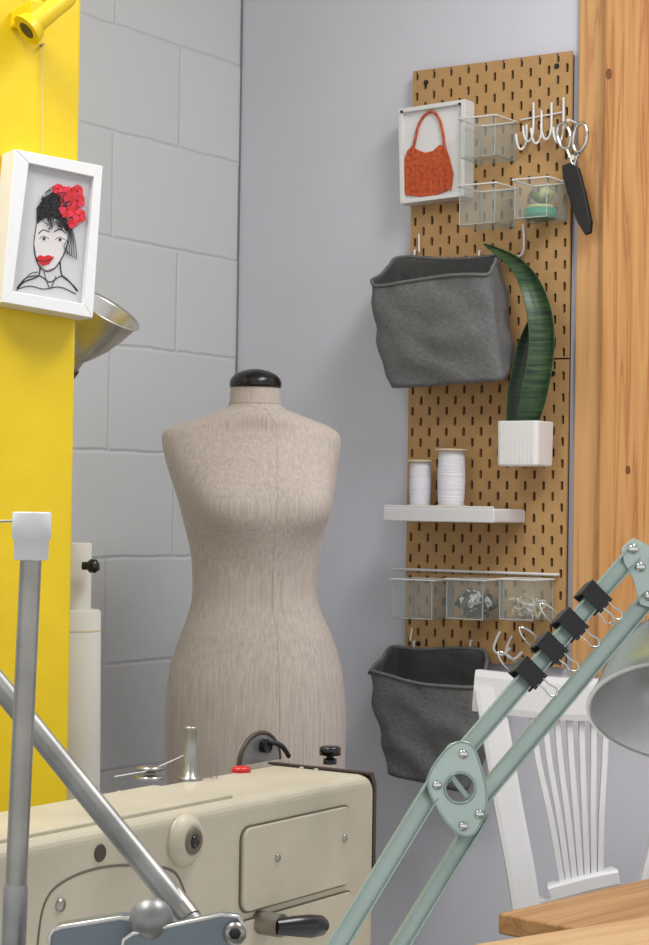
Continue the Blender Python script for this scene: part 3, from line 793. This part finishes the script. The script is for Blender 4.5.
# binder clips
def clip(u,v,y,flip):
    b=B('binder_clip'); p0=P(440,778,yj-0.014);p1=P(634,552,ye); d=(p1-p0).normalized()
    n=Vector((0,-1,0)); sd=(n-d*n.dot(d)).normalized(); q=sd.cross(d)
    if q.z<0: q=-q
    c=P(u,v,y); t=((c-p0).dot(d)); c=p0+d*t+sd*0.002
    T=Matrix.Identity(4)
    for i in range(3): T[i][0]=d[i];T[i][1]=sd[i];T[i][2]=q[i];T[i][3]=c[i]
    prof=[(0.0065,-0.009),(0.0085,0.011),(-0.0085,0.011),(-0.0065,-0.009),(-0.0072,-0.009),(-0.0098,0.0122),(0.0098,0.0122),(0.0072,-0.009)]
    vs=[];w=0.0075
    for s_ in(-w,w):
        for a,z in prof: vs.append(T@Vector((s_,a,z)))
    n8=8; fs=[[i,(i+1)%n8,(i+1)%n8+n8,i+n8] for i in range(n8)]
    fs+=[[0,7,6,1],[1,6,5,2],[2,5,4,3],[8,9,14,15],[9,10,13,14],[10,11,12,13]]
    b.add(vs,fs,m_blackm)
    for s_ in(1,-1):
        b.tube([T@Vector((-w,s_*0.0072,-0.0092)),T@Vector((w,s_*0.0072,-0.0092))],0.0012,m_blackm,8)
    hp=[(-0.0035,0.0078,-0.009),(-0.0028,0.009,-0.015),(-0.004,0.010,-0.021),(0,0.0103,-0.025),(0.004,0.010,-0.021),(0.0028,0.009,-0.015),(0.0035,0.0078,-0.009)]
    b.tube(smoothpts([T@Vector(x) for x in hp],4),0.0007,m_chrome,6)
    if flip: hp2=[(x[0],-x[1],x[2]) for x in hp]
    else: hp2=[(-0.0035,-0.0078,-0.009),(-0.003,-0.012,0.006),(-0.004,-0.0115,0.020),(0,-0.011,0.028),(0.004,-0.0115,0.020),(0.003,-0.012,0.006),(0.0035,-0.0078,-0.009)]
    b.tube(smoothpts([T@Vector(x) for x in hp2],4),0.0008,m_chrome,6)
    b.done()
for u,v,fl in((528,676,0),(551,648,0),(574,621,0),(600,590,1)): clip(u,v,1.52,fl)

# ------------------------------------------------------------ thread stand & arm (left foreground)
b=B('thread_stand')
yt=1.30
b.tube([P(31,556,yt),P(16,884,yt)],0.0072,m_steel,28)
b.tube([P(16,884,yt),P(15.8,888,yt),P(13,960,yt)],[0.0072,0.0082,0.0082],m_steel2,28)
q=P(13,960,yt); b.cyl(q,(q.x,q.y,0.752),0.0085,m_steel2)
b.lathe([(0,0.002),(0.026,0.002),(0.026,0.008),(0.012,0.012),(0.009,0.02)],(q.x,q.y,0.75),(0,0,1),m_steel2)
c=P(31,560,yt); up=(P(32,512,yt)-c)
ln=up.length
b.lathe([(0.0,0),(0.0105,0),(0.0115,0.001),(0.0115,ln*0.42),(0.013,ln*0.44),(0.013,ln*0.97),(0.0122,ln),(0.004,ln),(0.004,ln-0.004),(0,ln-0.004)],c,up,m_whitep,28)
b.tube([P(12,521,yt),P(-30,522,yt)],0.0009,m_steel,6)
b.done()
b=B('metal_support_arm')
b.tube([P(-20,662,1.42),P(196,928,1.30),P(215,952,1.29)],0.0080,m_steel2,28)
b.tube([P(172,897,1.315),P(190,920,1.303)],0.0086,m_steel,28)
c=P(151,920,1.26)
pr=[(0.0145*math.sin(math.pi*i/14),-0.0145*math.cos(math.pi*i/14)) for i in range(15)]
b.lathe(pr,c,(0,0,1),m_steel2,28)
b.cyl(c,c+Vector((0,0,-0.04)),0.009,m_steel2)
def plate(pts,y,th,m):
    K=[P(u,v,y) for u,v in pts]; n=len(K); V=[k.copy() for k in K]+[k+Vector((0,th,0)) for k in K]
    b.add(V,[list(range(n))]+[list(range(2*n-1,n-1,-1))]+[[i,i+n,(i+1)%n+n,(i+1)%n] for i in range(n)],m)
def outline(pts,y,r,m): b.tube([P(u,v,y) for u,v in pts],r,m,8,closed=True)
A1=[(50,936),(54,930),(62,927),(120,918),(132,919),(136,925),(137,965),(48,965)]
A2=[(122,950),(124,940),(133,934),(222,915),(238,917),(245,928),(242,940),(232,947),(215,950),(170,965),(122,965)]
plate(A1,1.27,0.02,m_blueg); outline(A1,1.27,0.0016,m_alu)
plate(A2,1.25,0.012,m_blueg); outline(A2,1.25,0.0014,m_alu)
p=P(235,933,1.249); b.lathe([(0.0075,0),(0.0075,0.003),(0.005,0.006),(0,0.006)],p,(0,-1,0),m_steel,18)
p=P(235,933,1.243); b.lathe([(0.004,0),(0.004,0.002),(0,0.002)],p,(0,-1,0),m_blackm,6)
q=P(132,965,1.28); b.cyl((q.x,q.y,q.z),(q.x,q.y,0.755),0.012,m_blueg)
b.lathe([(0,0.012),(0.03,0.012),(0.034,0.002),(0,0.002)],(q.x,q.y,0.750),(0,0,1),m_blueg)
b.done()

# ------------------------------------------------------------ white chair
yc=3.12
b=B('white_dining_chair')
def cp(u,v,dy=0): return P(u,v,yc+dy)
def strip(pts,w,t,m=m_white):
    pts=smoothpts(pts,5)
    vs=[];fs=[]
    for i,p in enumerate(pts):
        tt=(pts[min(i+1,len(pts)-1)]-pts[max(i-1,0)]).normalized(); n=Vector((0,-1,0)); sd=tt.cross(n).normalized(); nn=sd.cross(tt)
        wi=w
        for a,c in((-1,-1),(-.7,-1.15),(.7,-1.15),(1,-1),(1,1),(.7,1.15),(-.7,1.15),(-1,1)): vs.append(p+sd*a*wi/2+nn*c*t/2)
    N=8
    for i in range(len(pts)-1):
        for k in range(N): fs.append([i*N+k,i*N+(k+1)%N,(i+1)*N+(k+1)%N,(i+1)*N+k])
    fs.append(list(range(N))[::-1]); fs.append([len(vs)-N+k for k in range(N)])
    b.add(vs,fs,m)
strip([cp(488,688,.02),cp(497,740,.01),cp(509,810,0),cp(522,880,-.01),cp(529,945,-.01),cp(533,1050,0)],0.044,0.026)
strip([cp(690,690,.02),cp(684,740,.01),cp(668,820,0),cp(652,890,-.01),cp(646,945,-.01),cp(645,1050,0)],0.044,0.026)
strip([cp(476,690,.03),cp(520,695,.005),cp(570,699,-.005),cp(620,700,.0),cp(660,702,.01),cp(700,708,.03)],0.066,0.024)
strip([cp(550,892,-.008),cp(572,886,-.012),cp(596,880,-.012),cp(616,876,-.008)],0.026,0.034)
strip([cp(518,905,0),cp(560,902,0),cp(610,898,0),cp(655,895,0)],0.018,0.022)
for i in range(7):
    t=i/6; ut=532+t*74; ub=562+t*38; mb=556+t*44
    strip([cp(ut,716-3*math.sin(t*3.14),0),cp(ut+(mb-ut)*0.25,760,-.006),cp(ut+(mb-ut)*0.75,815,-.012),cp(ub,882,-.01)],0.0092,0.010)
sx0=cp(524,1000).x; sx1=cp(655,1000).x; xm=(sx0+sx1)/2
b.prism([(xm-0.20,0.44),(xm+0.20,0.44),(xm+0.20,0.465),(xm-0.20,0.465)],yc-0.40,yc+0.02,m_white,0.006)
zc=cp(533,1050).z
for xx in(sx0,sx1):
    b.box((xx-0.018,yc-0.012,0),(xx+0.018,yc+0.014,zc+0.01),m_white,0.003)
for x0_ in(xm-0.17,xm+0.17): b.box((x0_-0.018,yc-0.38,0),(x0_+0.018,yc-0.345,0.44),m_white,0.003)
b.box((xm-0.17,yc-0.372,0.2),(xm+0.17,yc-0.352,0.225),m_white,0.002)
b.done()

# ------------------------------------------------------------ wooden tables
def ztop(u,v,z):
    d=ray(u,v); t=(z-CP.z)/d.z; return CP+d*t
def tablef(name,u0,v0,u1,v1,z,l,w,th,mm):
    a=ztop(u0,v0,z); c=ztop(u1,v1,z); d=(c-a); d.z=0; d.normalize()
    fr=frame((a.x,a.y,0),(d.x,d.y))
    b=B(name,fr)
    b.box((0,-w,z-th),(l,0,z),mm,0.003)
    for x in(0.04,l-0.04):
        for y in(-w+0.04,-0.04): b.box((x-0.02,y-0.02,0),(x+0.02,y+0.02,z-th),mm,0.002)
    b.box((0.05,-w+0.03,z-th-0.06),(l-0.05,-w+0.045,z-th),mm); b.box((0.05,-0.045,z-th-0.06),(l-0.05,-0.03,z-th),mm)
    b.done()
tablef('wooden_table',498,913,649,878,0.76,0.8,0.22,0.028,m_table)
tablef('wooden_side_table',472,944,649,916,0.79,0.62,0.22,0.022,m_table2)

# ------------------------------------------------------------ lights
def area(name,loc_,rot,sx,sy,pw,col=(1,1,1)):
    l=bpy.data.lights.new(name,'AREA'); l.shape='RECTANGLE'; l.size=sx;l.size_y=sy;l.energy=pw;l.color=col
    o=bpy.data.objects.new(name,l); scene.collection.objects.link(o); o.location=loc_; o.rotation_euler=rot; return o
area('ceiling_light',(0.75,2.1,2.85),(0,0,0),0.5,1.3,31,(1,0.995,0.985))
area('ceiling_light_b',(-0.85,1.7,2.85),(0,0,0),0.5,1.3,33,(1,0.995,0.985))
w=bpy.data.worlds.new('world'); scene.world=w; w.use_nodes=True
w.node_tree.nodes['Background'].inputs[0].default_value=(0.97,0.98,1.0,1); w.node_tree.nodes['Background'].inputs[1].default_value=1.06
